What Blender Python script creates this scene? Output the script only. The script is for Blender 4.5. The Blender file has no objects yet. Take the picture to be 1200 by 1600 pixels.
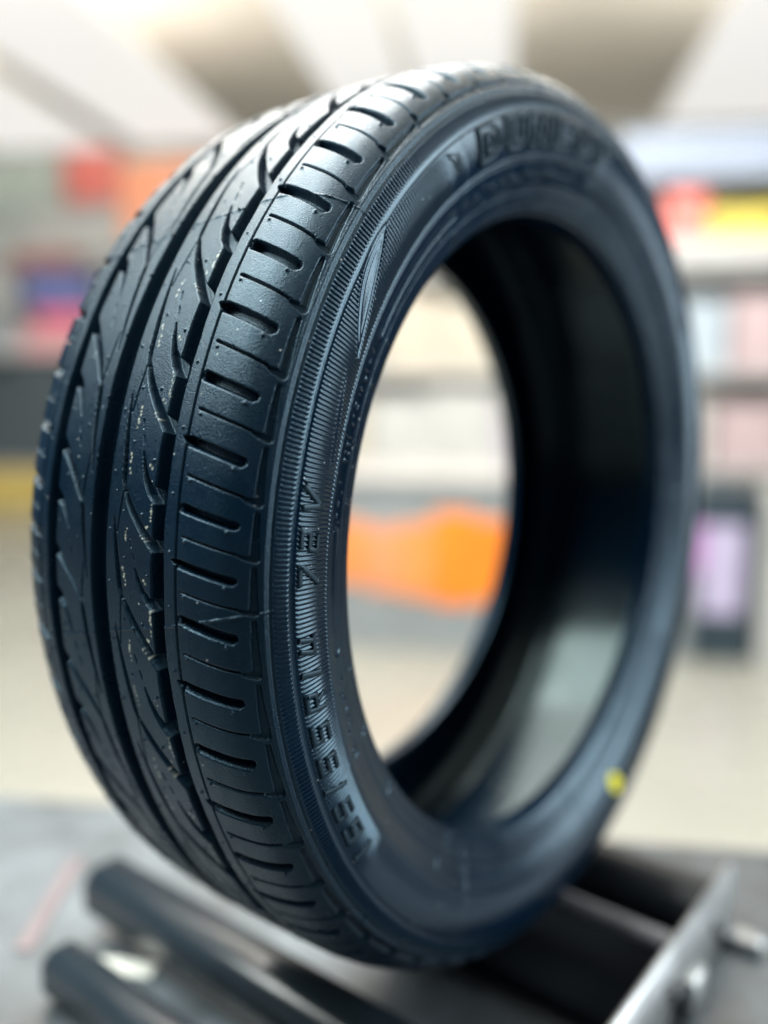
import bpy, math, random
import numpy as np
from mathutils import Vector

C = bpy.context.scene.collection
sc = bpy.context.scene
R = math.radians
random.seed(7)
rng = np.random.default_rng(7)

# ------------------------------------------------------------------ camera, world, light
TZ = 1.145                       # height of the tyre's axle above the shop floor
BENCH = 0.80                     # bench top
cam_d = bpy.data.cameras.new('camera')
cam = bpy.data.objects.new('camera', cam_d)
C.objects.link(cam)
cam.location = (0.3414, -0.5053, TZ + 0.0937)
fw = Vector((-0.617, 0.773, -0.1445))
cam.rotation_euler = fw.to_track_quat('-Z', 'Y').to_euler()
cam_d.sensor_fit = 'HORIZONTAL'
cam_d.sensor_width = 36.0
cam_d.lens = 1342.5 / 1200 * 36
cam_d.clip_start = 0.02
cam_d.clip_end = 100
cam_d.dof.use_dof = True
cam_d.dof.focus_distance = 0.374
cam_d.dof.aperture_fstop = 2.15
cam_d.dof.aperture_blades = 0
sc.camera = cam

w = bpy.data.worlds.new('World')
sc.world = w
w.use_nodes = True
bg = w.node_tree.nodes['Background']
bg.inputs['Color'].default_value = (0.18, 0.42, 0.75, 1)
bg.inputs['Strength'].default_value = 0.16

# room axes: F runs to the back wall, U to the right; origin under the camera
F = Vector((-0.508, 0.861, 0)); U = Vector((0.861, 0.508, 0))
ORG = Vector((0.3414, -0.5053, 0))
ROOM_Z = math.atan2(U.y, U.x)
def room(u, v, z): return ORG + U * u + F * v + Vector((0, 0, z))

def area(name, loc, target, sx, sy, power, col):
    d = bpy.data.lights.new(name, 'AREA'); d.shape = 'RECTANGLE'
    d.size = sx; d.size_y = sy; d.energy = power; d.color = col
    o = bpy.data.objects.new(name, d); C.objects.link(o)
    o.location = loc
    o.rotation_euler = (Vector(target) - Vector(loc)).to_track_quat('-Z', 'Y').to_euler()
    return o
area('added_key_light', room(-0.75, 1.5, 3.3), room(-0.75, 1.51, 0), 1.5, 2.4, 150, (1.0, 0.97, 0.92))  # area light added out of view for the highlight on the shoulder blocks
area('added_liner_light', room(-2.0, 0.0, 3.3), room(-2.1, 0.01, 0), 1.2, 2.8, 195, (0.93, 1.0, 0.97))  # unseen light added to give the inner liner its bright patch
area('added_middle_light', room(-0.5, 3.8, 3.3), room(-0.5, 3.91, 0), 5.0, 1.3, 80, (1.0, 0.96, 0.88))  # extra light added above the view for the floor and bar-top sheen
area('added_back_light', room(-1.0, 4.5, 3.35), room(-1.0, 9.0, 1.6), 9.0, 0.7, 75, (1.0, 0.97, 0.92))  # added above the view to brighten the back wall and shelves
area('added_ceiling_fill', room(-0.8, 3.4, 3.5), room(-0.8, 9.0, 4.3), 9.0, 0.5, 330, (1.0, 0.96, 0.90))  # unseen light added and aimed at the far ceiling to brighten it evenly
area('added_right_light', room(3.1, 1.0, 2.05), room(0, 0.75, 1.1), 1.7, 2.4, 130, (0.92, 0.98, 1.0))  # light added outside the view so the sidewall hatching and bead band glint

sc.view_settings.view_transform = 'Standard'
sc.view_settings.look = 'None'
sc.view_settings.gamma = 1
sc.view_settings.exposure = 0
sc.view_settings.use_curve_mapping = False

# ------------------------------------------------------------------ helpers
def link(name, me, mat, parent=None, smooth=True):
    o = bpy.data.objects.new(name, me); C.objects.link(o)
    if mat: me.materials.append(mat)
    if parent: o.parent = parent
    if smooth and len(me.polygons):
        me.polygons.foreach_set('use_smooth', np.ones(len(me.polygons), dtype=bool))
    return o

def tag(o, label=None, cat=None, group=None, kind=None):
    if label: o['label'] = label
    if cat: o['category'] = cat
    if group: o['group'] = group
    if kind: o['kind'] = kind
    return o

def empty(name, loc, label, cat, group=None, rz=0):
    o = bpy.data.objects.new(name, None); C.objects.link(o)
    o.location = loc; o.rotation_euler = (0, 0, rz)
    o.empty_display_size = 0.05
    return tag(o, label, cat, group)

def mesh_np(name, co, quads):
    co = np.ascontiguousarray(co, dtype=np.float32).reshape(-1, 3)
    quads = np.ascontiguousarray(quads, dtype=np.int32).reshape(-1, 4)
    me = bpy.data.meshes.new(name)
    me.vertices.add(len(co)); me.vertices.foreach_set('co', co.ravel())
    me.loops.add(quads.size); me.loops.foreach_set('vertex_index', quads.ravel())
    me.polygons.add(len(quads))
    me.polygons.foreach_set('loop_start', np.arange(0, quads.size, 4, dtype=np.int32))
    me.update(calc_edges=True)
    me.validate()
    return me

def grid_quads(nr, nc, wrap):
    r = np.arange(nr - 1)[:, None]
    c = np.arange(nc if wrap else nc - 1)[None, :]
    c2 = (c + 1) % nc
    q = np.stack([r * nc + c, r * nc + c2, (r + 1) * nc + c2, (r + 1) * nc + c], -1)
    return q.reshape(-1, 4)

class MB:
    """collects boxes, bars and tubes into one mesh"""
    def __init__(s): s.v = []; s.f = []
    def add(s, v, f):
        b = len(s.v); s.v += [tuple(p) for p in v]; s.f += [tuple(i + b for i in q) for q in f]
    def box(s, x0, x1, y0, y1, z0, z1, bev=0.0):
        b = min(bev, (x1 - x0) * .49, (y1 - y0) * .49, (z1 - z0) * .49)
        if b <= 0:
            v = [(x, y, z) for x in (x0, x1) for y in (y0, y1) for z in (z0, z1)]
            s.add(v, [(0, 1, 3, 2), (4, 6, 7, 5), (0, 4, 5, 1), (2, 3, 7, 6), (0, 2, 6, 4), (1, 5, 7, 3)]); return
        # chamfered box: three vertices per corner
        v = []; idx = {}
        for i, (X, sx) in enumerate(((x0, 1), (x1, -1))):
            for j, (Y, sy) in enumerate(((y0, 1), (y1, -1))):
                for k, (Z, sz) in enumerate(((z0, 1), (z1, -1))):
                    for a in range(3):
                        p = [X + sx * b, Y + sy * b, Z + sz * b]
                        p[a] = (X, Y, Z)[a]
                        idx[i, j, k, a] = len(v); v.append(p)
        f = []
        for a in range(3):
            o = [q for q in range(3) if q != a]
            for side in (0, 1):
                ring = []
                for m, n in ((0, 0), (1, 0), (1, 1), (0, 1)):
                    c = [0, 0, 0]; c[a] = side; c[o[0]] = m; c[o[1]] = n
                    ring.append(idx[c[0], c[1], c[2], a])
                f.append(ring if side else ring[::-1])
        for a in range(3):           # edges along axis a
            o = [q for q in range(3) if q != a]
            for m in (0, 1):
                for n in (0, 1):
                    c0 = [0, 0, 0]; c0[o[0]] = m; c0[o[1]] = n; c1 = list(c0); c1[a] = 1
                    f.append((idx[(*c0, o[0])], idx[(*c1, o[0])], idx[(*c1, o[1])], idx[(*c0, o[1])]))
        for i in (0, 1):
            for j in (0, 1):
                for k in (0, 1): f.append(tuple(idx[i, j, k, a] for a in range(3)))
        s.add(v, f)
    def tube(s, p0, p1, r0, r1=None, n=32, bev=0.0):
        r1 = r0 if r1 is None else r1
        p0 = Vector(p0); p1 = Vector(p1); d = (p1 - p0).normalized()
        a = d.orthogonal().normalized(); b = d.cross(a)
        rings = [(p0, r0 - bev), (p0 + d * bev, r0), (p1 - d * bev, r1), (p1, r1 - bev)] if bev else [(p0, r0), (p1, r1)]
        v = []
        for c, r in rings:
            for i in range(n):
                t = 2 * math.pi * i / n
                v.append(c + (a * math.cos(t) + b * math.sin(t)) * r)
        f = []
        for k in range(len(rings) - 1):
            for i in range(n):
                f.append((k * n + i, k * n + (i + 1) % n, (k + 1) * n + (i + 1) % n, (k + 1) * n + i))
        f.append(tuple(range(n))[::-1]); f.append(tuple(range((len(rings) - 1) * n, len(rings) * n)))
        s.add(v, f)
    def build(s, name, mat, parent=None, smooth=None):
        me = bpy.data.meshes.new(name); me.from_pydata(s.v, [], s.f); me.update()
        import bmesh
        bm = bmesh.new(); bm.from_mesh(me); bmesh.ops.recalc_face_normals(bm, faces=bm.faces); bm.to_mesh(me); bm.free()
        o = link(name, me, mat, parent, smooth=False)
        if smooth:
            me.polygons.foreach_set('use_smooth', np.ones(len(me.polygons), dtype=bool))
            me.set_sharp_from_angle(angle=R(smooth))
        return o

def nodes(name):
    m = bpy.data.materials.new(name); m.use_nodes = True
    nt = m.node_tree
    return m, nt, nt.nodes['Principled BSDF']

def simple(name, col, rough=0.5, metal=0.0, var=0.12, scale=8.0, bump=0.0, bscale=60.0, tint=None):
    m, nt, b = nodes(name)
    tc = nt.nodes.new('ShaderNodeTexCoord')
    n = nt.nodes.new('ShaderNodeTexNoise'); n.inputs['Scale'].default_value = scale; n.inputs['Detail'].default_value = 5
    nt.links.new(tc.outputs['Object'], n.inputs['Vector'])
    r = nt.nodes.new('ShaderNodeValToRGB')
    r.color_ramp.elements[0].position = .3; r.color_ramp.elements[1].position = .7
    r.color_ramp.elements[0].color = (*[c * (1 - var) for c in col], 1)
    r.color_ramp.elements[1].color = (*[min(1, c * (1 + var)) for c in col], 1)
    nt.links.new(n.outputs['Fac'], r.inputs['Fac']); nt.links.new(r.outputs['Color'], b.inputs['Base Color'])
    mr = nt.nodes.new('ShaderNodeMapRange'); mr.inputs['To Min'].default_value = max(.02, rough - .08); mr.inputs['To Max'].default_value = min(1, rough + .08)
    nt.links.new(n.outputs['Fac'], mr.inputs['Value']); nt.links.new(mr.outputs['Result'], b.inputs['Roughness'])
    b.inputs['Metallic'].default_value = metal
    if tint: b.inputs['Specular Tint'].default_value = (*tint, 1)
    if bump:
        n2 = nt.nodes.new('ShaderNodeTexNoise'); n2.inputs['Scale'].default_value = bscale; n2.inputs['Detail'].default_value = 4
        nt.links.new(tc.outputs['Object'], n2.inputs['Vector'])
        bp = nt.nodes.new('ShaderNodeBump'); bp.inputs['Strength'].default_value = bump; bp.inputs['Distance'].default_value = .002
        nt.links.new(n2.outputs['Fac'], bp.inputs['Height']); nt.links.new(bp.outputs['Normal'], b.inputs['Normal'])
    return m

def rubber(name, col, r0, r1, grain, gscale, stain=False, ridges=False):
    m, nt, b = nodes(name)
    L = nt.links.new
    tc = nt.nodes.new('ShaderNodeTexCoord')
    n = nt.nodes.new('ShaderNodeTexNoise'); n.inputs['Scale'].default_value = 45; n.inputs['Detail'].default_value = 6
    L(tc.outputs['Object'], n.inputs['Vector'])
    mr = nt.nodes.new('ShaderNodeMapRange'); mr.inputs['From Min'].default_value = .3; mr.inputs['From Max'].default_value = .7
    mr.inputs['To Min'].default_value = r0; mr.inputs['To Max'].default_value = r1
    L(n.outputs['Fac'], mr.inputs['Value']); L(mr.outputs['Result'], b.inputs['Roughness'])
    cr = nt.nodes.new('ShaderNodeValToRGB')
    cr.color_ramp.elements[0].position = .35; cr.color_ramp.elements[1].position = .75
    cr.color_ramp.elements[0].color = (*[c * .85 for c in col], 1); cr.color_ramp.elements[1].color = (*[c * 1.3 for c in col], 1)
    n3 = nt.nodes.new('ShaderNodeTexNoise'); n3.inputs['Scale'].default_value = 14; n3.inputs['Detail'].default_value = 8
    L(tc.outputs['Object'], n3.inputs['Vector']); L(n3.outputs['Fac'], cr.inputs['Fac'])
    colsock = cr.outputs['Color']
    if stain:
        at = nt.nodes.new('ShaderNodeAttribute'); at.attribute_name = 'paint_spots'
        mx = nt.nodes.new('ShaderNodeMix'); mx.data_type = 'RGBA'
        L(at.outputs['Fac'], mx.inputs['Factor']); L(colsock, mx.inputs['A'])
        mx.inputs['B'].default_value = (0.34, 0.35, 0.29, 1)
        colsock = mx.outputs['Result']
    vo = nt.nodes.new('ShaderNodeTexVoronoi'); vo.inputs['Scale'].default_value = 330     # sparse dust specks
    L(tc.outputs['Object'], vo.inputs['Vector'])
    sx = nt.nodes.new('ShaderNodeSeparateColor'); L(vo.outputs['Color'], sx.inputs['Color'])
    g1 = nt.nodes.new('ShaderNodeMath'); g1.operation = 'GREATER_THAN'; g1.inputs[1].default_value = .965; L(sx.outputs['Red'], g1.inputs[0])
    g2 = nt.nodes.new('ShaderNodeMath'); g2.operation = 'LESS_THAN'; g2.inputs[1].default_value = .16; L(vo.outputs['Distance'], g2.inputs[0])
    g3 = nt.nodes.new('ShaderNodeMath'); g3.operation = 'MULTIPLY'; L(g1.outputs[0], g3.inputs[0]); L(g2.outputs[0], g3.inputs[1])
    md = nt.nodes.new('ShaderNodeMix'); md.data_type = 'RGBA'; L(g3.outputs[0], md.inputs['Factor']); L(colsock, md.inputs['A'])
    md.inputs['B'].default_value = (0.30, 0.32, 0.32, 1); colsock = md.outputs['Result']
    L(colsock, b.inputs['Base Color'])
    b.inputs['Specular Tint'].default_value = (0.46, 0.78, 1.0, 1)
    b.inputs['Specular IOR Level'].default_value = 0.5
    n2 = nt.nodes.new('ShaderNodeTexNoise'); n2.inputs['Scale'].default_value = gscale; n2.inputs['Detail'].default_value = 3
    L(tc.outputs['Object'], n2.inputs['Vector'])
    bp = nt.nodes.new('ShaderNodeBump'); bp.inputs['Strength'].default_value = grain; bp.inputs['Distance'].default_value = .0004
    L(n2.outputs['Fac'], bp.inputs['Height']); L(bp.outputs['Normal'], b.inputs['Normal'])
    if ridges:                        # bladder marks running round the inside
        b.inputs['Specular Tint'].default_value = (0.80, 1.0, 0.98, 1); b.inputs['Specular IOR Level'].default_value = 0.27
        wv = nt.nodes.new('ShaderNodeTexWave'); wv.wave_type = 'BANDS'; wv.bands_direction = 'X'
        wv.inputs['Scale'].default_value = 26; wv.inputs['Distortion'].default_value = 1.2; wv.inputs['Detail'].default_value = 2
        L(tc.outputs['Object'], wv.inputs['Vector'])
        b2 = nt.nodes.new('ShaderNodeBump'); b2.inputs['Strength'].default_value = .10; b2.inputs['Distance'].default_value = .0006
        L(wv.outputs['Fac'], b2.inputs['Height']); L(bp.outputs['Normal'], b2.inputs['Normal']); L(b2.outputs['Normal'], b.inputs['Normal'])
    return m

M_tread = rubber('tread_rubber', (0.0014, 0.0085, 0.0190), .22, .38, .75, 1500, True)
M_side = rubber('sidewall_rubber', (0.0010, 0.0075, 0.0190), .15, .25, .22, 1200)
M_liner = rubber('liner_rubber', (0.0012, 0.0075, 0.0165), .13, .21, .2, 300, ridges=True)
M_letter = rubber('lettering_rubber', (0.0014, 0.007, 0.014), .42, .52, .1, 1500)
M_yellow = simple('yellow_paint', (0.95, 0.84, 0.01), .7)

# ------------------------------------------------------------------ the room behind (far out of focus)
def box_room(name, mat, u0, u1, v0, v1, z0, z1, parent=None, bev=0.0, smooth=None):
    """a box aligned with the room, in room coordinates relative to its parent (or the room)"""
    m = MB(); m.box(u0, u1, v0, v1, z0, z1, bev)
    o = m.build(name, mat, parent)
    if parent is None:
        o.location = ORG; o.rotation_euler = (0, 0, ROOM_Z)
    return o
def room_empty(name, u, v, z, label, cat, group=None):
    return empty(name, room(u, v, z), label, cat, group, ROOM_Z)

M_floor = simple('cream_floor', (0.30, 0.298, 0.262), .27, var=.05, scale=1.5)
M_ceil = simple('beige_ceiling', (0.84, 0.79, 0.69), .8, var=.04, scale=2)
M_wall = simple('grey_wall', (0.50, 0.50, 0.47), .7, var=.06, scale=1)
HC = 4.35
tag(box_room('floor', M_floor, -9, 7, -6, 11.2, -.1, 0), kind='structure')
tag(box_room('ceiling', M_ceil, -9, 7, -6, 11.2, HC, HC + .1), kind='structure')
tag(box_room('wall', M_wall, -9, 7, 11.0, 11.2, 0, HC), kind='structure')

def emit(name, col, st):
    m, nt, b = nodes(name)
    b.inputs['Base Color'].default_value = (.2, .2, .2, 1)
    b.inputs['Emission Color'].default_value = (*col, 1); b.inputs['Emission Strength'].default_value = st
    return m
M_lamp = emit('lamp_diffuser', (1.0, .98, .94), .80)
M_lampframe = simple('lamp_frame', (.7, .68, .62), .5)
M_up = emit('added_uplight_glow', (1.0, .96, .90), 2.4)  # glow added on top of the lights to brighten the ceiling
for (u0, u1, lab) in ((-4.75, -3.63, 'long white ceiling light, leftmost, near the far left corner'),
                      (-3.36, -2.40, 'wide white ceiling light slanting down left of the tyre'),
                      (-1.37, -.77, 'white ceiling light above the tyre, left one of the middle pair'),
                      (-.69, .0, 'white ceiling light above the tyre, right one of the middle pair'),
                      (1.22, 2.4, 'wide white ceiling light at the right of the tyre')):
    v0, v1 = -2.0, 7.8
    e = room_empty('ceiling_light', (u0 + u1) / 2, (v0 + v1) / 2, 3.40, lab, 'ceiling light', 'rows of ceiling lights')
    hw = (u1 - u0) / 2; hl = (v1 - v0) / 2
    box_room('diffuser', M_lamp, -hw, hw, -hl, hl, 0, .02, e)
    box_room('lamp_frame', M_lampframe, -hw - .01, hw + .01, -hl - .01, hl + .01, .0205, .05, e)
    box_room('added_uplight', M_up, -hw + .04, hw - .04, -hl + .04, hl - .04, .0505, .06, e)  # added glowing panel, hidden from below, lifts the ceiling tone
    for y in (-.8 * hl, 0, .8 * hl):
        box_room('hanger', M_lampframe, -.006, .006, y - .006, y + .006, .0605, HC - 3.401, e)

# counter
M_counter = simple('grey_counter', (.25, .275, .285), .5, var=.08, scale=3)
M_ctop = simple('counter_top', (.42, .41, .40), .45)
M_dark = simple('dark_cabinet', (.025, .045, .06), .4)
M_orange = simple('orange_panel', (.95, .24, .015), .5, var=.15, scale=3)
M_peach = simple('peach_panel', (.80, .30, .13), .5, var=.15, scale=3)
M_orange2 = simple('soft_orange_panel', (.85, .29, .08), .5, var=.15, scale=3)
M_lav = simple('lavender_card', (.50, .44, .62), .5)
M_mag = simple('magenta_card', (.55, .06, .50), .5)
cn = room_empty('counter', -.35, 4.3, 0, 'long grey service counter seen through the tyre opening', 'counter')
box_room('front_panel', M_counter, -1.2, 1.2, -.33, -.28, .0, .79, cn)
box_room('countertop', M_ctop, -1.22, 1.2, -.37, .35, .79, .83, cn, .008)
box_room('side_panel', M_counter, -1.2, -1.15, -.28, .33, 0, .79, cn)
box_room('plinth', M_dark, -1.1, 1.1, -.27, -.2, 0, .07, cn)
sg = room_empty('sign', -.43, 3.95, .24, 'orange sign panel on the front of the grey counter', 'sign')
for (u0, u1, z0, z1, mm) in ((-.52, -.36, .05, .40, M_peach), (-.358, -.22, .07, .37, M_orange2), (-.218, -.06, .03, .34, M_peach), (-.058, .10, .01, .36, M_orange2), (.102, .30, -.02, .42, M_orange), (.302, .47, .0, .385, M_orange)):
    box_room('panel', mm, u0, u1, 0, .018, z0, z1, sg, .006)
cab = room_empty('cabinet', .985, 4.2, 0, 'dark cabinet at the right end of the grey counter', 'cabinet')
box_room('body', M_dark, -.135, .13, -.25, .3, .0, .755, cab, .006)
box_room('cabinet_top', M_dark, -.135, .135, -.26, .31, .757, .785, cab, .004)
po = room_empty('poster', .97, 3.94, .22, 'lavender card with a magenta edge on the dark cabinet', 'poster')
box_room('card', M_lav, -.09, .09, 0, .008, 0, .41, po)
box_room('card_edge', M_mag, -.118, -.092, 0, .008, .2, .41, po)
pl = box_room('pillar', simple('pale_post', (.50, .50, .48), .5), 1.15, 1.30, 3.95, 4.1, 0, .8)
tag(pl, 'pale post standing right of the dark cabinet', 'post')

# shelves and goods
M_shelf = simple('shelf_board', (.50, .51, .51), .5)
M_hdr = simple('blue_header', (.24, .29, .38), .5)
PAL = {'white': (.62, .63, .61), 'cream': (.60, .55, .45), 'mint': (.52, .62, .58), 'pale blue': (.50, .60, .68), 'pale pink': (.64, .50, .52),
       'lilac': (.58, .53, .61), 'beige': (.60, .54, .44), 'red': (.75, .20, .17), 'yellow': (.62, .52, .08), 'grey': (.35, .37, .38),
       'navy': (.06, .09, .22), 'blue': (.11, .14, .38), 'magenta': (.75, .10, .24), 'pink': (.72, .38, .39), 'dark red': (.28, .09, .08),
       'orange': (.92, .38, .22), 'dark grey': (.07, .09, .10), 'sage': (.42, .49, .45)}
PAL.update({k: tuple(c * .78 for c in PAL[k]) for k in ('white', 'cream', 'mint', 'pale blue', 'pale pink', 'lilac', 'beige')})
PM = {k: simple('carton_' + k.replace(' ', '_'), v, .5, var=.1, scale=6) for k, v in PAL.items()}
M_tape = simple('carton_tape', (.55, .5, .42), .35)
def carton(u0, u1, v0, v1, z0, z1, col, label, group, cat='carton', name='carton'):
    e = room_empty(name, (u0 + u1) / 2, (v0 + v1) / 2, z0, label, cat, group)
    hw = (u1 - u0) / 2; hd = (v1 - v0) / 2; h = z1 - z0
    box_room('body', PM[col], -hw, hw, -hd, hd, 0, h, e, .006)
    box_room('lid_tape', M_tape, -hw + .01, hw - .01, -.02, .02, h + .001, h + .003, e)
    return e

SU0, SU1, SV0, SV1 = -1.9, 2.5, 6.0, 6.5
sh = room_empty('shelf_unit', 0, 6.25, 0, 'tall pale shelf unit stacked with white goods behind the counter', 'shelf unit')
for z in (.12, .66, 1.30, 1.98):
    box_room('shelf', M_shelf, SU0, SU1, -.25, .25, z, z + .04, sh, .004)
box_room('shelf', M_shelf, SU0, SU1, -.25, .25, 2.05, 2.19, sh, .004)
box_room('header', M_hdr, .70, SU1, -.26, .25, 2.56, 2.86, sh, .004)
box_room('back_panel', simple('shelf_back', (.56, .55, .50), .6), SU0, SU1, .26, .28, 0, 2.86, sh)
for u in (SU0 - .04, SU1):
    box_room('upright', M_shelf, u, u + .04, -.25, .25, 0, 2.86, sh)
rows = [(.70, 1.22, ['lilac', 'cream', 'white', 'white', 'lilac', 'pale pink', 'white', 'pale pink', 'white'], 'second', .52),
        (1.34, 1.86, ['white', 'mint', 'beige', 'cream', 'lilac', 'white', 'pale blue', 'pale pink', 'white'], 'third', .5),
        (2.19, 2.50, ['white', 'mint', 'grey', 'white', 'pale blue', 'red', 'yellow', 'yellow'], 'top', .52)]
for (z0, z1, cols, rn, wd) in rows:
    u = SU0 + .03
    for i, col in enumerate(cols):
        wdt = wd * random.uniform(.8, 1.0)
        if rn == 'top' and col == 'red': u, wdt = 1.02, .24
        if rn == 'top' and col == 'yellow' and i == 6: u, wdt = 1.29, .40
        if u + wdt > SU1: break
        zz = z1 - random.uniform(0, .12)
        carton(u, u + wdt, SV0 + .04, SV1 - .05, z0 + .001, zz, col,
               '%s carton on the %s shelf behind the counter, %s in its row' % (col, rn, ['first', 'second', 'third', 'fourth', 'fifth', 'sixth', 'seventh', 'eighth', 'ninth'][i]),
               'cartons on the pale shelf unit')
        u += wdt + random.uniform(.0, .04)

# left-hand display at the back wall
M_yel = simple('yellow_plinth', (.60, .46, .14), .5)
ds = room_empty('display_rack', -4.6, 8.45, 0, 'grey display rack with a yellow plinth at the far left', 'display rack')
box_room('plinth', M_yel, -1.5, 1.3, -.34, .34, 0, .40, ds)
for z in (.42, 1.54, 2.02, 2.37):
    box_room('shelf', M_shelf, -1.5, 1.3, -.3, .34, z, z + .03, ds)
box_room('back_panel', simple('rack_back', (.42, .46, .44), .6), -1.5, 1.3, .345, .37, .42, 3.6, ds)
for u in (-1.54, 1.3):
    box_room('upright', M_shelf, u, u + .04, -.3, .34, 0, 2.6, ds)
G = 'goods on the far left rack'
for a in ((-6.0, -5.0, 8.2, 8.7, .452, 1.35, 'dark grey', 'dark grey box on the bottom shelf of the left rack, at the edge'),
          (-4.98, -4.4, 8.2, 8.7, .452, 1.48, 'dark grey', 'taller dark grey box beside the tyre on the left rack'),
          (-4.38, -3.6, 8.2, 8.7, .452, 1.3, 'grey', 'mid grey box on the bottom shelf behind the tyre edge'),
          (-5.9, -4.85, 8.25, 8.7, 1.572, 1.95, 'grey', 'grey box on the middle shelf at the left edge'),
          (-4.83, -4.2, 8.2, 8.7, 1.572, 1.82, 'pink', 'pink box on the middle shelf of the left rack'),
          (-4.66, -4.12, 8.2, 8.65, 1.828, 2.0, 'magenta', 'magenta box lying on the pink box on the left rack'),
          (-5.9, -4.95, 8.25, 8.7, 2.052, 2.34, 'white', 'white box on the upper shelf at the left edge'),
          (-4.78, -4.1, 8.2, 8.7, 2.052, 2.33, 'blue', 'deep blue box on the upper shelf of the left rack'),
          (-4.95, -4.3, 8.2, 8.6, 2.402, 2.56, 'dark red', 'dark red box on the top shelf of the left rack'),
          (-4.0, -3.5, 8.2, 8.7, 2.052, 2.3, 'grey', 'grey box next to the tyre rim on the upper left shelf'),):
    carton(*a[:7], a[7], G)
def board(u0, u1, v, z0, z1, col, label):
    e = room_empty('sign', (u0 + u1) / 2, v, z0, label, 'sign', 'coloured signs on the far left rack')
    hw = (u1 - u0) / 2
    box_room('panel', PM[col], -hw, hw, 0, .03, 0, z1 - z0, e)
    box_room('panel_edge', M_shelf, -hw - .02, hw + .02, .031, .05, -.02, z1 - z0 + .02, e)
board(-4.55, -3.98, 8.70, 3.12, 3.62, 'red', 'red sign high on the left rack, in the upper left corner')
board(-3.95, -2.7, 8.70, 2.75, 3.50, 'orange', 'peach orange sign high on the left rack, touching the tyre edge')
board(-5.0, -4.0, 8.70, 2.62, 3.0, 'white', 'white sign below the red sign at the left')
board(-6.2, -4.65, 8.70, 3.05, 3.6, 'sage', 'grey green sign left of the red sign')

# ------------------------------------------------------------------ bench and stand
M_bench = simple('bench_top', (.074, .090, .102), .36, var=.55, scale=13, bump=.2, bscale=120)
M_leg = simple('bench_leg', (.10, .11, .12), .5)
# bench aligned with the room; its rear edge passes under the back of the tyre
BE = 0.205
bu = Vector((0, 0, 0)) - ORG
cu, cv = bu.dot(U), bu.dot(F)          # the tyre's place in room coordinates
bench = room_empty('workbench', cu, cv - .35, 0, 'pale grey workbench under the tyre stand', 'workbench')
box_room('tabletop', M_bench, -1.1, 1.1, -.55, .35 + BE, BENCH - .04, BENCH, bench, .006)
for a in (-1.03, .97):
    for b in (-.5, .42):
        box_room('leg', M_leg, a, a + .06, b, b + .06, 0, BENCH - .041, bench, .004)

M_bar = simple('grey_bar_paint', (.014, .021, .027), .22, var=.12, scale=20, bump=.05)
M_black = simple('black_roller', (.012, .018, .024), .45, var=.2, scale=20)
M_silver = simple('worn_steel', (.50, .52, .53), .46, metal=1.0, var=.15, scale=30, bump=.15, bscale=90)
M_rod = simple('grey_rod', (.20, .21, .23), .5, var=.1, scale=20)
st = empty('tyre_stand', (0, 0, BENCH), 'low steel stand with two dark bars and a silver end plate under the tyre', 'tyre stand')
zt = TZ - BENCH                      # axle height above the bench
m = MB(); m.box(-.250, .153, -.160, -.117, zt - .330, zt - .288, .010); m.build('front_bar', M_bar, st, 50)
m = MB(); m.box(-.205, .153, -.222, -.190, .003, zt - .306, .008); m.build('side_rail', M_bar, st, 50)
m = MB(); m.tube((-.06, .142, zt - .316), (.153, .142, zt - .316), .026, n=48, bev=.002); m.build('rear_roller', M_black, st, 40)
m = MB(); m.tube((-.02, .066, zt - .302), (.153, .066, zt - .302), .0065, n=24); m.build('cross_rod', M_rod, st, 40)
m = MB(); M_matt = simple('matt_black', (.006, .009, .013), .9); M_matt.node_tree.nodes['Principled BSDF'].inputs['Specular IOR Level'].default_value = .1
m = MB(); m.box(-.06, .153, -.005, .125, .002, .018, .004); m.build('base_rail', M_matt, st, 50)
m = MB(); m.box(-.06, .02, -.005, .05, .002, zt - .2855, .006); m.build('support_pad', M_matt, st, 50)
m = MB(); m.box(.1535, .1605, -.26, .178, .001, zt - .287, .003); m.build('end_plate', M_silver, st, 50)
m = MB(); m.box(.161, .190, .150, .168, .001, .012, .003); m.build('bracket', M_silver, st, 50)
m = MB(); m.box(.161, .172, .05, .08, .001, .03, .002); m.build('bracket', M_silver, st, 50)
for y in (-.06, .04, .13):
    m = MB(); m.tube((.1607, y, .028), (.1655, y, .028), .0055, n=6); m.build('bolt', M_rod, st)

M_pink = simple('pink_tape', (.150, .118, .128), .5)
M_paper = simple('paper_label', (.66, .67, .62), .6)
def flat_strip(name, pts, wd, mat, z):
    m = MB(); a, b = Vector((*pts[0], 0)), Vector((*pts[1], 0)); n = (b - a).normalized().cross(Vector((0, 0, 1))) * wd / 2
    v = [a + n, a - n, b - n, b + n]
    m.add([(p.x, p.y, 0) for p in v] + [(p.x, p.y, .0012) for p in v], [(0, 1, 2, 3), (4, 7, 6, 5), (0, 4, 5, 1), (1, 5, 6, 2), (2, 6, 7, 3), (3, 7, 4, 0)])
    o = m.build(name, mat); o.location = (0, 0, z); return o
tag(flat_strip('tape_strip', ((-.35, -.10), (-.265, -.20)), .014, M_pink, BENCH + .0005), 'faded pink tape line stuck on the bench beside the bar', 'tape')
tag(flat_strip('paper_label', ((-.205, -.172), (-.165, -.150)), .016, M_paper, BENCH + .0005), 'small white paper label on the bench between the two bars', 'label')

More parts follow.
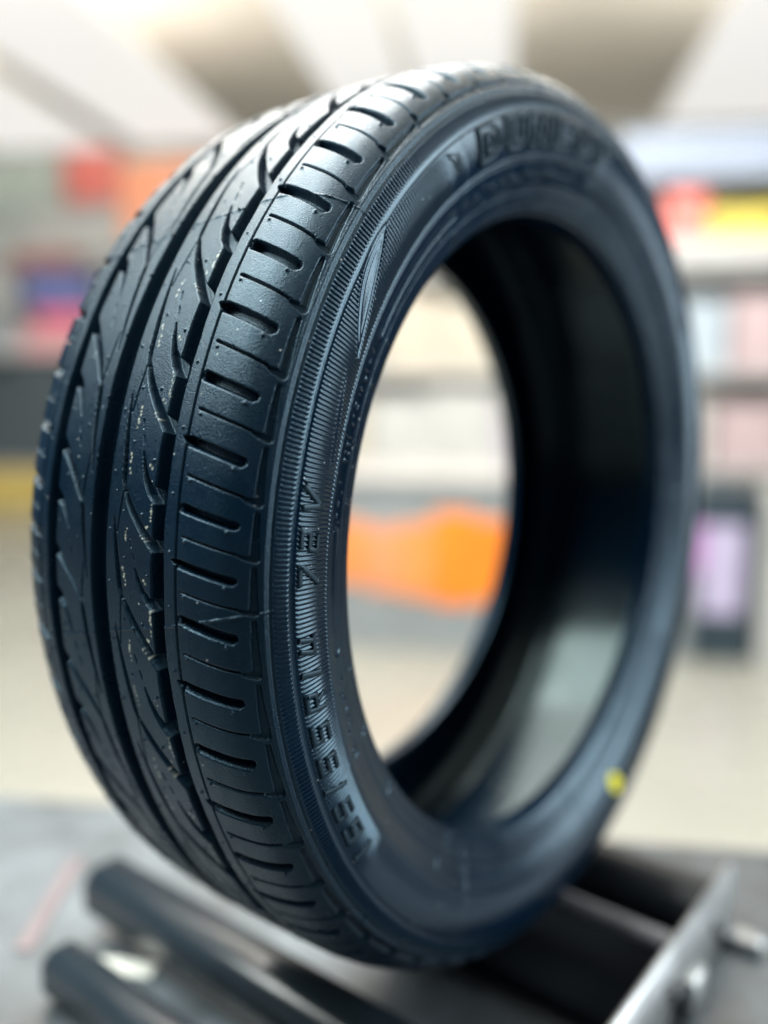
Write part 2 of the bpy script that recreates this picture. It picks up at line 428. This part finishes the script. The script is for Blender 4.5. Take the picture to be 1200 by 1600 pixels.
# ------------------------------------------------------------------ the tyre
# profile of the right half in millimetres: (a = distance from the middle plane, r = radius)
PROF = np.array([(0, 285), (20, 284.9), (44.8, 284.3), (51.8, 283.9), (59.6, 282.8), (69.3, 280), (75, 277.3), (80.4, 273), (83.9, 269), (86.5, 265.5),
                 (88.3, 262.2), (90.4, 255), (91.1, 251), (91.5, 245), (90.9, 238), (88.4, 229.5), (85.2, 222), (81.0, 213), (77.6, 205.5), (75.2, 200.6)], float)
def smooth_profile(P, ds=.1, sig=2.0):
    d = np.r_[0, np.cumsum(np.hypot(*np.diff(P, axis=0).T))]
    s = np.arange(0, d[-1], ds)
    q = np.c_[np.interp(s, d, P[:, 0]), np.interp(s, d, P[:, 1])]
    k = int(sig * 3 / ds); g = np.exp(-.5 * (np.arange(-k, k + 1) * ds / sig) ** 2); g /= g.sum()
    pad = np.vstack([2 * q[0] - q[k:0:-1], q, 2 * q[-1] - q[-2:-k - 2:-1]])
    return np.c_[np.convolve(pad[:, 0], g, 'valid'), np.convolve(pad[:, 1], g, 'valid')]
q = smooth_profile(PROF)
q = np.vstack([q[:0:-1] * [-1, 1], q])
ss = np.r_[0, np.cumsum(np.hypot(*np.diff(q, axis=0).T))]
ss -= np.interp(0, q[:, 0][np.abs(q[:, 1]) > 262], ss[np.abs(q[:, 1]) > 262])
tn = np.gradient(q, ss, axis=0); tn /= np.linalg.norm(tn, axis=1)[:, None]
nrm = np.c_[-tn[:, 1], tn[:, 0]]
def prof(s):
    s = np.asarray(s, float)
    return (np.interp(s, ss, q[:, 0]), np.interp(s, ss, q[:, 1]), np.interp(s, ss, nrm[:, 0]), np.interp(s, ss, nrm[:, 1]))
top = q[:, 1] > 262.0
def s_of_a(a): return np.interp(a, q[top, 0], ss[top])
right = q[:, 0] > 30
def s_of_r(r): return np.interp(-r, -q[right, 1], ss[right])
def place(s, th, h):
    """s, th (radians, 0 = front, up positive), h in mm -> metres relative to the tyre's foot"""
    a, r, na, nr = prof(s)
    a = a + na * h; r = r + nr * h
    return np.stack([a, -r * np.cos(th), r * np.sin(th) + 285.0], -1) * .001

tyre = empty('tyre', (0, 0, TZ - .285), 'new black car tyre standing upright on the steel stand', 'tyre')
tyre['label'] = 'new black car tyre with a yellow dot, standing upright on the steel stand'

# ---- tread relief -------------------------------------------------
PER = 57.8
def sd_poly(S, T, pts):
    """signed distance (negative inside) to a polyline whose half width varies: pts = (s, u, w)"""
    best = np.full(S.shape, 1e3)
    for (x0, y0, w0), (x1, y1, w1) in zip(pts[:-1], pts[1:]):
        dx, dy = x1 - x0, y1 - y0
        k = np.clip(((S - x0) * dx + (T - y0) * dy) / (dx * dx + dy * dy), 0, 1)
        best = np.minimum(best, np.hypot(S - x0 - k * dx, T - y0 - k * dy) - (w0 + k * (w1 - w0)))
    return best
def wall(sd, e):
    k = np.clip(.5 - sd / (2 * e), 0, 1)
    return k * k * (3 - 2 * k)

NC = 144
def A(a): return float(s_of_a(a))
s_lo, s_hi = A(-88.3), A(88.3)
NS = int((s_hi - s_lo) / .4) + 1
S1 = np.linspace(s_lo, s_hi, NS)
def half_features(S, T, buttress):
    """depth and bumps of the right half pattern; T is periodic with PER"""
    D = np.zeros(S.shape); B = np.zeros(S.shape)
    def per(pts, depth, e):
        nonlocal D
        p = [(A(a), u, w) for a, u, w in pts]
        lo = min(v[1] for v in p) - 6; hi = max(v[1] for v in p) + 6
        for k in range(-3, 4):
            if lo + k * PER > PER or hi + k * PER < 0: continue
            D = np.maximum(D, depth * wall(sd_poly(S, T, [(x, y + k * PER, w) for x, y, w in p]), e))
    def dotb(a, u, r, h):
        nonlocal B
        x = A(a)
        for k in range(-2, 3):
            d2 = (S - x) ** 2 + (T - (u + k * PER)) ** 2
            B = np.maximum(B, h * np.exp(-(d2 / (r * r)) ** 1.6))
    # main groove between the scalloped blocks and the rib
    wob = .5 * np.sin(T / PER * 2 * np.pi + .6)
    D = np.maximum(D, 7.6 * wall(np.abs(S - A(40.1)) - 3.6 - wob * .6, .9))
    # S-shaped groove
    per([(14.8, 1.5, .45), (16.6, -1.5, .95), (19.4, -6.5, 1.45), (22.4, -11.0, 1.75), (26.4, -16.0, 1.9), (30.5, -20.8, 2.0), (34.8, -25.4, 2.3), (40, -29.6, 3.2)], 6.2, .45)
    # pointed wedge between the inner rib and the block
    per([(8.7, 44, .12), (10.4, 32, .75), (12.3, 18, 1.25), (13.9, 5, 1.25), (14.9, 0, .6)], 5.5, .4)
    per([(14.4, 1, .32), (12.9, -12, .30), (11.6, -22, .26)], 1.8, .28)
    # thorn-shaped notch
    per([(25.1, 17.6, .15), (27.2, 11, .9), (30.0, 5, 1.5), (33.6, .8, 2.3), (38.5, -2.2, 3.4)], 5.4, .45)
    # small slits in the block
    per([(21.3, 32.0, .38), (22.2, 28.6, .38)], 1.0, .28)
    per([(23.4, 25.0, .38), (24.4, 21.6, .38)], 1.0, .28)
    # fine sipe at the inner edge of the shoulder blocks
    D = np.maximum(D, 2.0 * wall(np.abs(S - A(51.9)) - .48, .28))
    # shoulder slots, alternately long and short
    per([(54.4, -5.9, 1.3), (66, -8.9, 1.4), (77.2, -12.3, 1.4)], 1.0, .5)
    per([(53.0, -34.6, 1.3), (66, -37.8, 1.4), (77.2, -41.2, 1.4)], 1.0, .5)
    per([(53.6, -4.3, 1.3), (54.6, -4.6, 1.95), (66, -7.6, 2.0), (77.6, -11.0, 1.95)], 5.8, .38)
    per([(49.6, -31.9, .35), (51.4, -32.7, 1.25), (54, -33.5, 1.95), (66, -36.5, 2.0), (77.6, -39.9, 1.95)], 5.8, .38)
    # fine sipes between the slots with a widening notch at the shoulder
    for u in (-19.2, -48.1):
        per([(55.2, u, .40), (66, u - 2.9, .44), (79.0, u - 6.7, .46)], 3.2, .26)
        per([(79.6, u - 7.4, .6), (81.6, u - 8.3, 1.2), (84.0, u - 8.8, 2.0)], 1.9, .45)
        # recess along the block edge, from below the notch to the next notch
        per([(83.9, u - 13.8, 1.0), (83.9, u - 24.0, 1.5), (84.0, u - 37.2, 2.0)], 1.7, .5)
        dotb(75.0, u + 4.6, .62, 1.1); dotb(56.3, u - 2.4, .58, 1.0)
    # mould vents
    dotb(48.0, -28.0, .58, .9); dotb(47.6, 1.0, .5, .8)
    dotb(33.0, 14.5, .58, 1.0); dotb(28.5, -11.0, .6, 1.0); dotb(15.5, -10.5, .55, .9); dotb(6.3, 8.0, .55, .9); dotb(17.0, 22.0, .6, .6); dotb(6.0, -21.0, .6, .6)
    return D, B
T1 = (np.arange(NC) + .5) / NC * PER
SS, TT = np.meshgrid(S1, T1, indexing='ij')
Dr, Br = half_features(SS, TT, True)
off = -7.0                           # the left half is the right half turned half round about the middle
SL = A(-3.0) * 1.0 - SS
TL = np.mod(off - TT, PER)
Dl, Bl = half_features(SL, TL, True)
mid = A(-2.5)
Dr = np.where(SS > mid + 1.5, Dr, 0); Br = np.where(SS > mid + 2, Br, 0)
Dl = np.where(SS < mid - 1.5, Dl, 0); Bl = np.where(SS < mid - 2, Bl, 0)
D = np.maximum(Dr, Dl)
D = np.maximum(D, 7.8 * wall(np.abs(SS - mid) - 5.6, .9))
Bm = np.where(D < .3, np.maximum(Br, Bl), 0)
# ridge outside the shoulder recess
rid = .55 * np.exp(-((SS - A(86.2)) / .9) ** 2) - .5 * np.exp(-((SS - A(87.5)) / .5) ** 2)
rid += .55 * np.exp(-((SS - A(-86.2)) / .9) ** 2)
lip = np.exp(-((D - .25) / .35) ** 2) * (D > .02)
tile = -D + Bm + rid + .14 * lip
# dried paint spots along the block edges
spots = np.zeros_like(tile)
def chain(pts, r):
    out = []
    for (a0, u0), (a1, u1) in zip(pts[:-1], pts[1:]):
        n = max(2, int(math.hypot(a1 - a0, u1 - u0) / (r * 1.9)))
        for i in range(n): out.append((a0 + (a1 - a0) * i / n, u0 + (u1 - u0) * i / n))
    return out
CH = chain([(18.6, 38), (17.8, 33), (18.0, 27)], .8) + chain([(16.8, 17), (17.6, 10), (18.6, 6)], .8) + chain([(34.6, -5), (34.8, -17)], .8) \
   + chain([(28.0, -22), (32.6, -26.5)], .85) + chain([(30.5, 12), (33.6, 9)], .8) + chain([(31.5, -17), (34, -18)], 1.0)

# column angles: pitch varies round the tyre, as read from the short slots
anch = [-25.7, -12.8, -.68, 8.89, 20.34, 33.31, 46.8, 60.0]
last = 360 - 25.7
anch += list(np.linspace(60.0, last, 23)[1:])
anch = np.array(anch)                # angle of u = -4.3 (mod PER), increasing
uu = np.arange(len(anch)) * PER - 4.3
NP = len(anch) - 1
cols_u, cols_t = [], []
starts = []
for k in range(NP):
    a0 = anch[k]
    front = a0 > 285 or a0 < 118
    st_ = 1 if front else 3
    for c in range(0, NC, st_):
        cols_u.append(k * PER + T1[c]); cols_t.append(c); 
cols_u = np.array(cols_u); cols_t = np.array(cols_t)
ext_u = np.r_[uu[-2] - NP * PER, uu, uu[1] + NP * PER]; ext_a = np.r_[anch[-2] - 360, anch, anch[1] + 360]
TH = np.radians(np.interp(cols_u, ext_u, ext_a))
Hh = tile[:, cols_t].copy()
# paint spots only on the lower front of the right-hand blocks, irregular
sp = np.zeros_like(Hh)
deg = np.degrees(TH)
for k in range(-1, NP + 1):
    for (a, u) in CH:
        um = k * PER + u
        t = np.interp(um, ext_u, ext_a)
        if not (-46 < t < 33): continue
        if rng.random() < .12: continue
        x = A(a) + rng.normal(0, .35); um += rng.normal(0, .35); r = rng.uniform(.55, 1.05)
        ci = np.where(np.abs(cols_u - um) < 2.5)[0]
        if len(ci) == 0: 
            ci = np.where(np.abs(cols_u - um - NP * PER) < 2.5)[0]; um += NP * PER
        if len(ci) == 0: continue
        ri = np.where(np.abs(S1 - x) < 2.5)[0]
        d = np.hypot(S1[ri][:, None] - x, cols_u[ci][None, :] - um)
        blk = sp[np.ix_(ri, ci)]
        sp[np.ix_(ri, ci)] = np.maximum(blk, rng.uniform(.45, 1.0) * np.clip((r - d) / .35, 0, 1))
sp *= (Hh > -.5)
Hh += .06 * sp
# mould seams: thin flash lines every 40 degrees, slightly slanted
for k in range(9):
    base = -3.7 + 40 * k
    av = prof(S1)[0]
    line = base + .045 * av + .06 * np.sin(av / 9.0 + k)
    dd = (deg[None, :] - line[:, None] + 180) % 360 - 180
    dd = dd * math.pi / 180 * 284
    jit = .35 + .25 * np.sin(av * .9 + k * 2.1)[:, None]
    Hh += np.where(Hh > -1.5, jit + .3, 0) * np.exp(-(dd / .32) ** 2)
# slow unevenness of the moulded surface
Hh += .10 * np.sin(TH * 17 + 1)[None, :] * np.cos(S1 / 13)[:, None]
co = place(np.repeat(S1, len(TH)).reshape(NS, -1), TH[None, :].repeat(NS, 0), Hh)
me = mesh_np('tread', co, grid_quads(NS, len(TH), True))
at = me.attributes.new('paint_spots', 'FLOAT', 'POINT')
at.data.foreach_set('value', sp.astype(np.float32).ravel())
tread = link('tread', me, M_tread, tyre)
del co, Hh, sp

# ---- near sidewall ------------------------------------------------
NW = 744 * 6
thw = np.arange(NW) / NW * 2 * np.pi
wave = .5 + .5 * np.cos(np.arange(NW) / 6 * 2 * np.pi)
wave = np.clip(wave * 1.5 - .25, 0, 1)
r_rows = np.r_[np.linspace(262.2, 255.2, 12), np.linspace(254.6, 252.2, 5), np.linspace(251.6, 229.8, 42), np.linspace(229.3, 214, 34), np.linspace(213.4, 200.7, 24)]
s_rows = s_of_r(r_rows); s_rows[0] = s_hi
RR = r_rows[:, None]
dg = np.degrees(thw); dg = (dg + 180) % 360 - 180
def band(x, lo, hi, e): return np.clip((x - lo) / e + .5, 0, 1) * np.clip((hi - x) / e + .5, 0, 1)
H = np.zeros((len(r_rows), NW))
narrow = band(RR, 255.6, 261.6, .8)
H += .55 * narrow * (wave[None, :] - .5)
H -= .35 * band(RR, 252.4, 255.0, .8)
def on_arc(lo, hi, e=3.0):
    z = np.zeros(NW)
    for o in (0, 180): z = np.maximum(z, band((dg - o + 180) % 360 - 180, lo, hi, e))
    return z
text_arc = on_arc(-33.5, 54, 4.0)
# leaf-shaped smooth panels that interrupt the hatching
def leaf(t0, r0, t1, r1, wmax, bow):
    """lens between two points in (deg, r), returns signed distance-like value (negative inside), mm"""
    out = np.full(H.shape, 9.0)
    for o in (0, 180):
        x = np.radians((dg - o + 180) % 360 - 180)[None, :] * 244
        x0, x1 = math.radians(t0) * 244, math.radians(t1) * 244
        dx, dy = x1 - x0, r1 - r0; Ln = math.hypot(dx, dy)
        k = ((x - x0) * dx + (RR - r0) * dy) / Ln / Ln
        d = ((x - x0) * -dy + (RR - r0) * dx) / Ln
        kk = np.clip(k, 0, 1)
        d = d - bow * np.sin(kk * math.pi)
        wv = wmax * np.sin(kk * math.pi) ** .8
        v = np.abs(d) - wv
        v = np.where((k < 0) | (k > 1), 9.0, v)
        out = np.minimum(out, v)
    return out
lf1 = leaf(26.5, 233.5, 41.5, 252.0, 5.2, 2.0)
lf2 = leaf(12.5, 233.6, 25.0, 240.0, 1.8, -.8)
open_ = np.clip(np.minimum(lf1, lf2) / .8 + .5, 0, 1)
hatch = band(RR, 230.6, 251.4, .8) * text_arc[None, :] * open_
H += .58 * hatch * (wave[None, :] - .5)
H += .35 * np.exp(-((lf1) / .55) ** 2) + .25 * np.exp(-((lf1 + 2.6) / .5) ** 2) + .2 * np.exp(-(lf2 / .5) ** 2)
H -= .35 * np.clip(-lf1 / 1.5, 0, 1)
# rim line, bead-side strip and rings
H += .55 * np.exp(-((RR - 229.4) / .55) ** 2) - .5 * np.exp(-((RR - 227.9) / .6) ** 2)
H += .45 * np.exp(-((RR - 213.2) / .8) ** 2) - .6 * np.exp(-((RR - 211.2) / .8) ** 2)
H += .35 * np.exp(-((RR - 206.5) / .5) ** 2) - .5 * np.exp(-((RR - 204.6) / .8) ** 2)
# oblong raised frames on the bead strip
def ring_frame(t0, t1, ra, rb):
    z = np.zeros(H.shape)
    x = (np.radians(dg) * 220)[None, :]
    x0, x1 = math.radians(t0) * 220, math.radians(t1) * 220
    rc, hr = (ra + rb) / 2, (rb - ra) / 2
    cx, hx = (x0 + x1) / 2, (x1 - x0) / 2 - hr
    d = np.hypot(np.maximum(np.abs(x - cx) - hx, 0), RR - rc) - hr
    return d
for t0, t1, ra, rb in ((-8, 8, 216.2, 224.6), (32, 56, 217, 222), (-82, -52, 215.5, 221.5), (96, 150, 216, 223), (-150, -104, 215.5, 223)):
    d = ring_frame(t0, t1, ra, rb)
    H += .4 * np.exp(-(d / .5) ** 2) - .25 * np.clip(-d, 0, 1)
# tiny raised marks on the bead strip (too small to read)
xw = (np.radians(dg) * 220)[None, :]
for t0, t1 in ((-22, -11), (8.5, 13.5), (16, 30), (58, 92)):
    t = t0
    while t < t1:
        for _ in range(rng.integers(1, 4)):
            xc = math.radians(t) * 220 + rng.uniform(-1, 1); rc = 220 + rng.uniform(-2.4, 2.4)
            lx, lr = (rng.uniform(.35, .6), rng.uniform(1.0, 2.2)) if rng.random() < .5 else (rng.uniform(.7, 1.5), .5)
            ci = np.where(np.abs(xw[0] - xc) < 5)[0]
            H[:, ci] += .55 * np.exp(-(((xw[:, ci] - xc) / lx) ** 2 + ((RR - rc) / lr) ** 2) ** 2)
        t += rng.uniform(.9, 1.5)
# mould flash ticks near the bead and vent dots
for t in np.r_[np.arange(-175, 180, 22.5) + 6, -22, 11.5, 27]:
    xc = math.radians(t) * 205; xx = (np.radians(dg) * 205)
    ci = np.where(np.abs(xx - xc) < 3)[0]
    H[:, ci] += 1.1 * np.exp(-((xx[None, ci] - xc) / .55) ** 2) * band(RR, 201.5, 208.5, 3)
for t in np.arange(-180, 180, 40) - 1.2 + 40 * .0:
    xx = np.radians((dg - t + 180) % 360 - 180) * 240
    H += .22 * np.exp(-(xx / .4) ** 2)[None, :] * band(RR, 205, 251, 3)
H += .25 * np.sin(thw * 5 + .7)[None, :] * band(RR, 200, 252, 20) * .6
H[0] = 0
co = place(np.repeat(s_rows, NW).reshape(-1, NW), thw[None, :].repeat(len(s_rows), 0), H)
bead_edge = co[-1].copy()
near_side = link('sidewall', mesh_np('sidewall', co, grid_quads(len(s_rows), NW, True)), M_side, tyre)
near_side['label'] = 'near sidewall with hatching and raised size lettering'
del co

# ---- lettering ----------------------------------------------------
def stroke_mesh(strokes, to_sth, height, res=1.0):
    """each stroke: (list of (x, y), half width); mapped with to_sth(x, y) -> (r, theta)"""
    co, qd = [], []; nb = 0
    for si, (pts, hw) in enumerate(strokes):
        P = [np.array(pts[0], float)]
        for a, b in zip(pts[:-1], pts[1:]):
            a = np.array(a, float); b = np.array(b, float); n = max(1, int(np.linalg.norm(b - a) / res))
            for i in range(1, n + 1): P.append(a + (b - a) * i / n)
        P = np.array(P)
        closed = np.allclose(P[0], P[-1])
        d = np.diff(P, axis=0); d /= np.linalg.norm(d, axis=1)[:, None] + 1e-9
        nl = np.c_[-d[:, 1], d[:, 0]]
        if closed: n0 = np.vstack([nl[-1:], nl]); n1 = np.vstack([nl, nl[:1]])
        else: n0 = np.vstack([nl[:1], nl]); n1 = np.vstack([nl, nl[-1:]])
        mt = n0 + n1; mt /= (np.linalg.norm(mt, axis=1)[:, None] + 1e-9)
        k = 1 / np.clip((mt * n0).sum(1), .5, 1)
        off_ = mt * (hw * k)[:, None]
        if not closed:
            P[0] -= d[0] * hw * .0; 
        prof_ = [(-1.12, -.35), (-1.06, height * .75), (-.86, height), (.86, height), (1.06, height * .75), (1.12, -.35)]
        rows_ = []
        for (wk, hh) in prof_:
            xy = P + off_ * wk
            r, th = to_sth(xy[:, 0], xy[:, 1])
            s = s_of_r(r)
            rows_.append(place(s, th, np.full(len(s), hh + (.012 * si if hh > 0 else 0))))
        g = np.stack(rows_)           # 6 x n x 3
        n = g.shape[1]
        co.append(g.reshape(-1, 3)); qd.append(grid_quads(6, n, False) + nb)
        ends = [(0, n - 1)]
        if not closed:
            for e in (0, n - 1):
                qd.append(np.array([[nb + 0 * n + e, nb + 1 * n + e, nb + 4 * n + e, nb + 5 * n + e], [nb + 1 * n + e, nb + 2 * n + e, nb + 3 * n + e, nb + 4 * n + e]]))
        nb += 6 * n
    return np.vstack(co), np.vstack(qd)
# square, slightly slanted capitals; x right 0..8, y up 0..10
def G_(ch):
    t = 1.06
    g = {
     '1': [([(3.2, 0), (3.2, 10)], t * 1.2)],
     '6': [([(8, 9), (1, 9), (1, 1), (7.2, 1), (7.2, 5.2), (1.6, 5.2)], t)],
     '5': [([(8, 9), (1, 9), (1, 5.2), (7, 5.2), (7, 1), (0, 1)], t)],
     '/': [([(2.2, -.6), (4.6, 10.6)], t)],
     'R': [([(1, 0), (1, 9), (7, 9), (7, 4.6), (1.6, 4.6)], t), ([(4.2, 4.4), (7.2, 0)], t)],
     '4': [([(5.6, 0), (5.6, 10)], t), ([(1.4, 10), (.8, 3.0), (8.2, 3.0)], t)],
     '7': [([(0, 9), (7, 9), (7, 7.6), (2.6, 0)], t * 1.1)],
     '2': [([(.4, 9), (7, 9), (7, 5.2), (1.2, 5.2), (1, 1), (7.8, 1)], t)],
     'V': [([(0, 10), (3.2, .8), (8, 10)], t * 1.2)],
    }
    return g[ch]
sc_ = 1.26
for part in ((('1', -31.6), ('6', -28.3), ('5', -24.7), ('/', -21.3), ('5', -18.1), ('5', -14.2), ('R', -10.4), ('1', -7.0), ('4', -4.0)), (('7', 3.0), ('2', 6.6), ('V', 10.7))):
  strokes = []
  for ch, th in part:
    xc = math.radians(th) * 245
    for pts, hw in G_(ch):
        strokes.append(([(xc + (x - 3.9) * 1.18 + (y - 5) * .25, 238.2 + y * sc_) for x, y in pts], hw * 1.0))
  co, qd = stroke_mesh(strokes, lambda x, y: (y, x / 245), .85)
  link('size_lettering', mesh_np('size_lettering', co, qd), M_letter, near_side)
def outline(ch):
    g = {
     'D': [[(0, 0), (0, 10), (5, 10), (8, 7.5), (8, 2.5), (5, 0), (0, 0)], [(2.6, 2.4), (4.4, 2.4), (5.6, 3.6), (5.6, 6.4), (4.4, 7.6), (2.6, 7.6), (2.6, 2.4)]],
     'U': [[(0, 10), (2.6, 10), (2.6, 3.4), (3.4, 2.4), (4.8, 2.4), (5.6, 3.4), (5.6, 10), (8.2, 10), (8.2, 2.6), (5.8, 0), (2.4, 0), (0, 2.6), (0, 10)]],
     'N': [[(0, 0), (0, 10), (2.8, 10), (5.6, 4.6), (5.6, 10), (8.2, 10), (8.2, 0), (5.4, 0), (2.6, 5.4), (2.6, 0), (0, 0)]],
     'L': [[(0, 0), (0, 10), (2.6, 10), (2.6, 2.4), (7.4, 2.4), (7.4, 0), (0, 0)]],
     'O': [[(2.4, 0), (0, 2.6), (0, 7.4), (2.4, 10), (5.8, 10), (8.2, 7.4), (8.2, 2.6), (5.8, 0), (2.4, 0)], [(3.4, 2.4), (4.8, 2.4), (5.6, 3.6), (5.6, 6.4), (4.8, 7.6), (3.4, 7.6), (2.6, 6.4), (2.6, 3.6), (3.4, 2.4)]],
     'P': [[(0, 0), (0, 10), (5.6, 10), (8.2, 8), (8.2, 5), (5.6, 3), (2.6, 3), (2.6, 0), (0, 0)], [(2.6, 5.2), (5, 5.2), (5.6, 5.8), (5.6, 7.2), (5, 7.8), (2.6, 7.8), (2.6, 5.2)]],
    }
    return g[ch]
for o180 in (0,):
    strokes = []
    for i, ch in enumerate('DUNLOP'):
        xc = math.radians(62.2 + i * 6.55) * 243
        for pts in outline(ch):
            strokes.append(([(xc + x * 2.55 + (y - 5) * .35, 234.8 + y * 1.62) for x, y in pts], .95))
    co, qd = stroke_mesh(strokes, lambda x, y: (y, x / 243 + o180), 1.5)
    link('brand_lettering', mesh_np('brand_lettering', co, qd), M_letter, near_side)
    x0 = math.radians(56.2) * 243
    tri = [([(x0 - 4, 250), (x0 + 4.5, 246.5), (x0 + 3.2, 238.5), (x0 - 4, 250)], .5), ([(x0 - .5, 245.5), (x0 + 1.6, 244.8)], .6), ([(x0 + .8, 243), (x0 + 2.4, 242.4)], .5)]
    co, qd = stroke_mesh(tri, lambda x, y: (y, x / 243 + o180), .6)
    link('triangle_mark', mesh_np('triangle_mark', co, qd), M_letter, near_side)

# yellow balance dot on the sidewall
th0 = math.radians(-114.9); r0 = 231.5
n_ = 40
xy = [(r0 + 7.4 * math.sin(t), th0 + 6.8 * math.cos(t) / r0) for t in np.linspace(0, 2 * np.pi, n_, endpoint=False)]
rr_ = np.array([a for a, b in xy] + [r0]); tt_ = np.array([b for a, b in xy] + [th0])
cap = place(s_of_r(rr_), tt_, np.full(n_ + 1, .75)); low = place(s_of_r(rr_[:-1]), tt_[:-1], np.full(n_, -.2))
me = bpy.data.meshes.new('balance_dot')
me.from_pydata([tuple(p) for p in np.vstack([cap, low])], [], [(i, (i + 1) % n_, n_) for i in range(n_)] + [(i, n_ + 1 + i, n_ + 1 + (i + 1) % n_, (i + 1) % n_) for i in range(n_)])
o = link('balance_dot', me, M_yellow, near_side, smooth=False); o['label'] = 'round yellow paint dot'

# ---- beads, far sidewall and inner liner ---------------------------
def lathe(name, pts, mat, n=720, sub=6, wob=0.0):
    P = np.array(pts, float)
    d = np.r_[0, np.cumsum(np.hypot(*np.diff(P, axis=0).T))]
    s = np.linspace(0, d[-1], max(len(P) * sub, 8))
    a, r = np.interp(s, d, P[:, 0]), np.interp(s, d, P[:, 1])
    if len(s) > 12:
        k = np.array([1, 2, 3, 2, 1]) / 9.
        a2, r2 = a.copy(), r.copy()
        a2[2:-2] = np.convolve(a, k, 'valid'); r2[2:-2] = np.convolve(r, k, 'valid'); a, r = a2, r2
    th = np.arange(n) / n * 2 * np.pi
    rw = r[:, None] + wob * np.sin(th * 9 + 1)[None, :] * 0
    co = np.stack([a[:, None] + 0 * th, -rw * np.cos(th), rw * np.sin(th) + 285.0], -1) * .001
    return link(name, mesh_np(name, co, grid_quads(len(a), n, True)), mat, tyre)
e0 = (prof(s_rows[-1])[0].item(), prof(s_rows[-1])[1].item())
lathe('bead', [e0, (74.4, 199.2), (73.2, 198.2), (71, 197.6), (67, 196.8), (64.0, 196.2), (62.6, 196.8), (62.6, 198.6), (63.6, 202)], M_side, 900)
lathe('inner_liner', [(63.6, 202), (66, 209), (70, 219), (74, 231), (76.5, 243), (76, 253), (72, 263), (62, 271), (45, 275.3), (20, 276.3), (0, 276.5), (-20, 276.3), (-45, 275.3), (-62, 271),
                      (-72, 263), (-76, 253), (-76.5, 243), (-74, 231), (-70, 219), (-66, 209), (-63.6, 203)], M_liner, 720, 8)
lathe('bead', [(-63.6, 203), (-62.4, 201), (-62.2, 199.6), (-63.4, 199.2), (-66, 199.8), (-69, 200.4), (-72, 201.2), (-74.6, 202.6)], M_side, 720)
fs = [(-88.3, 262.2), (-90.4, 255), (-91.1, 251), (-91.5, 245), (-90.9, 238), (-88.4, 229.5), (-85.2, 222), (-81, 213), (-77.6, 207), (-74.6, 202.6)]
far = lathe('sidewall', fs, M_side, 720, 8)
far['label'] = 'far sidewall turned away from the viewer'
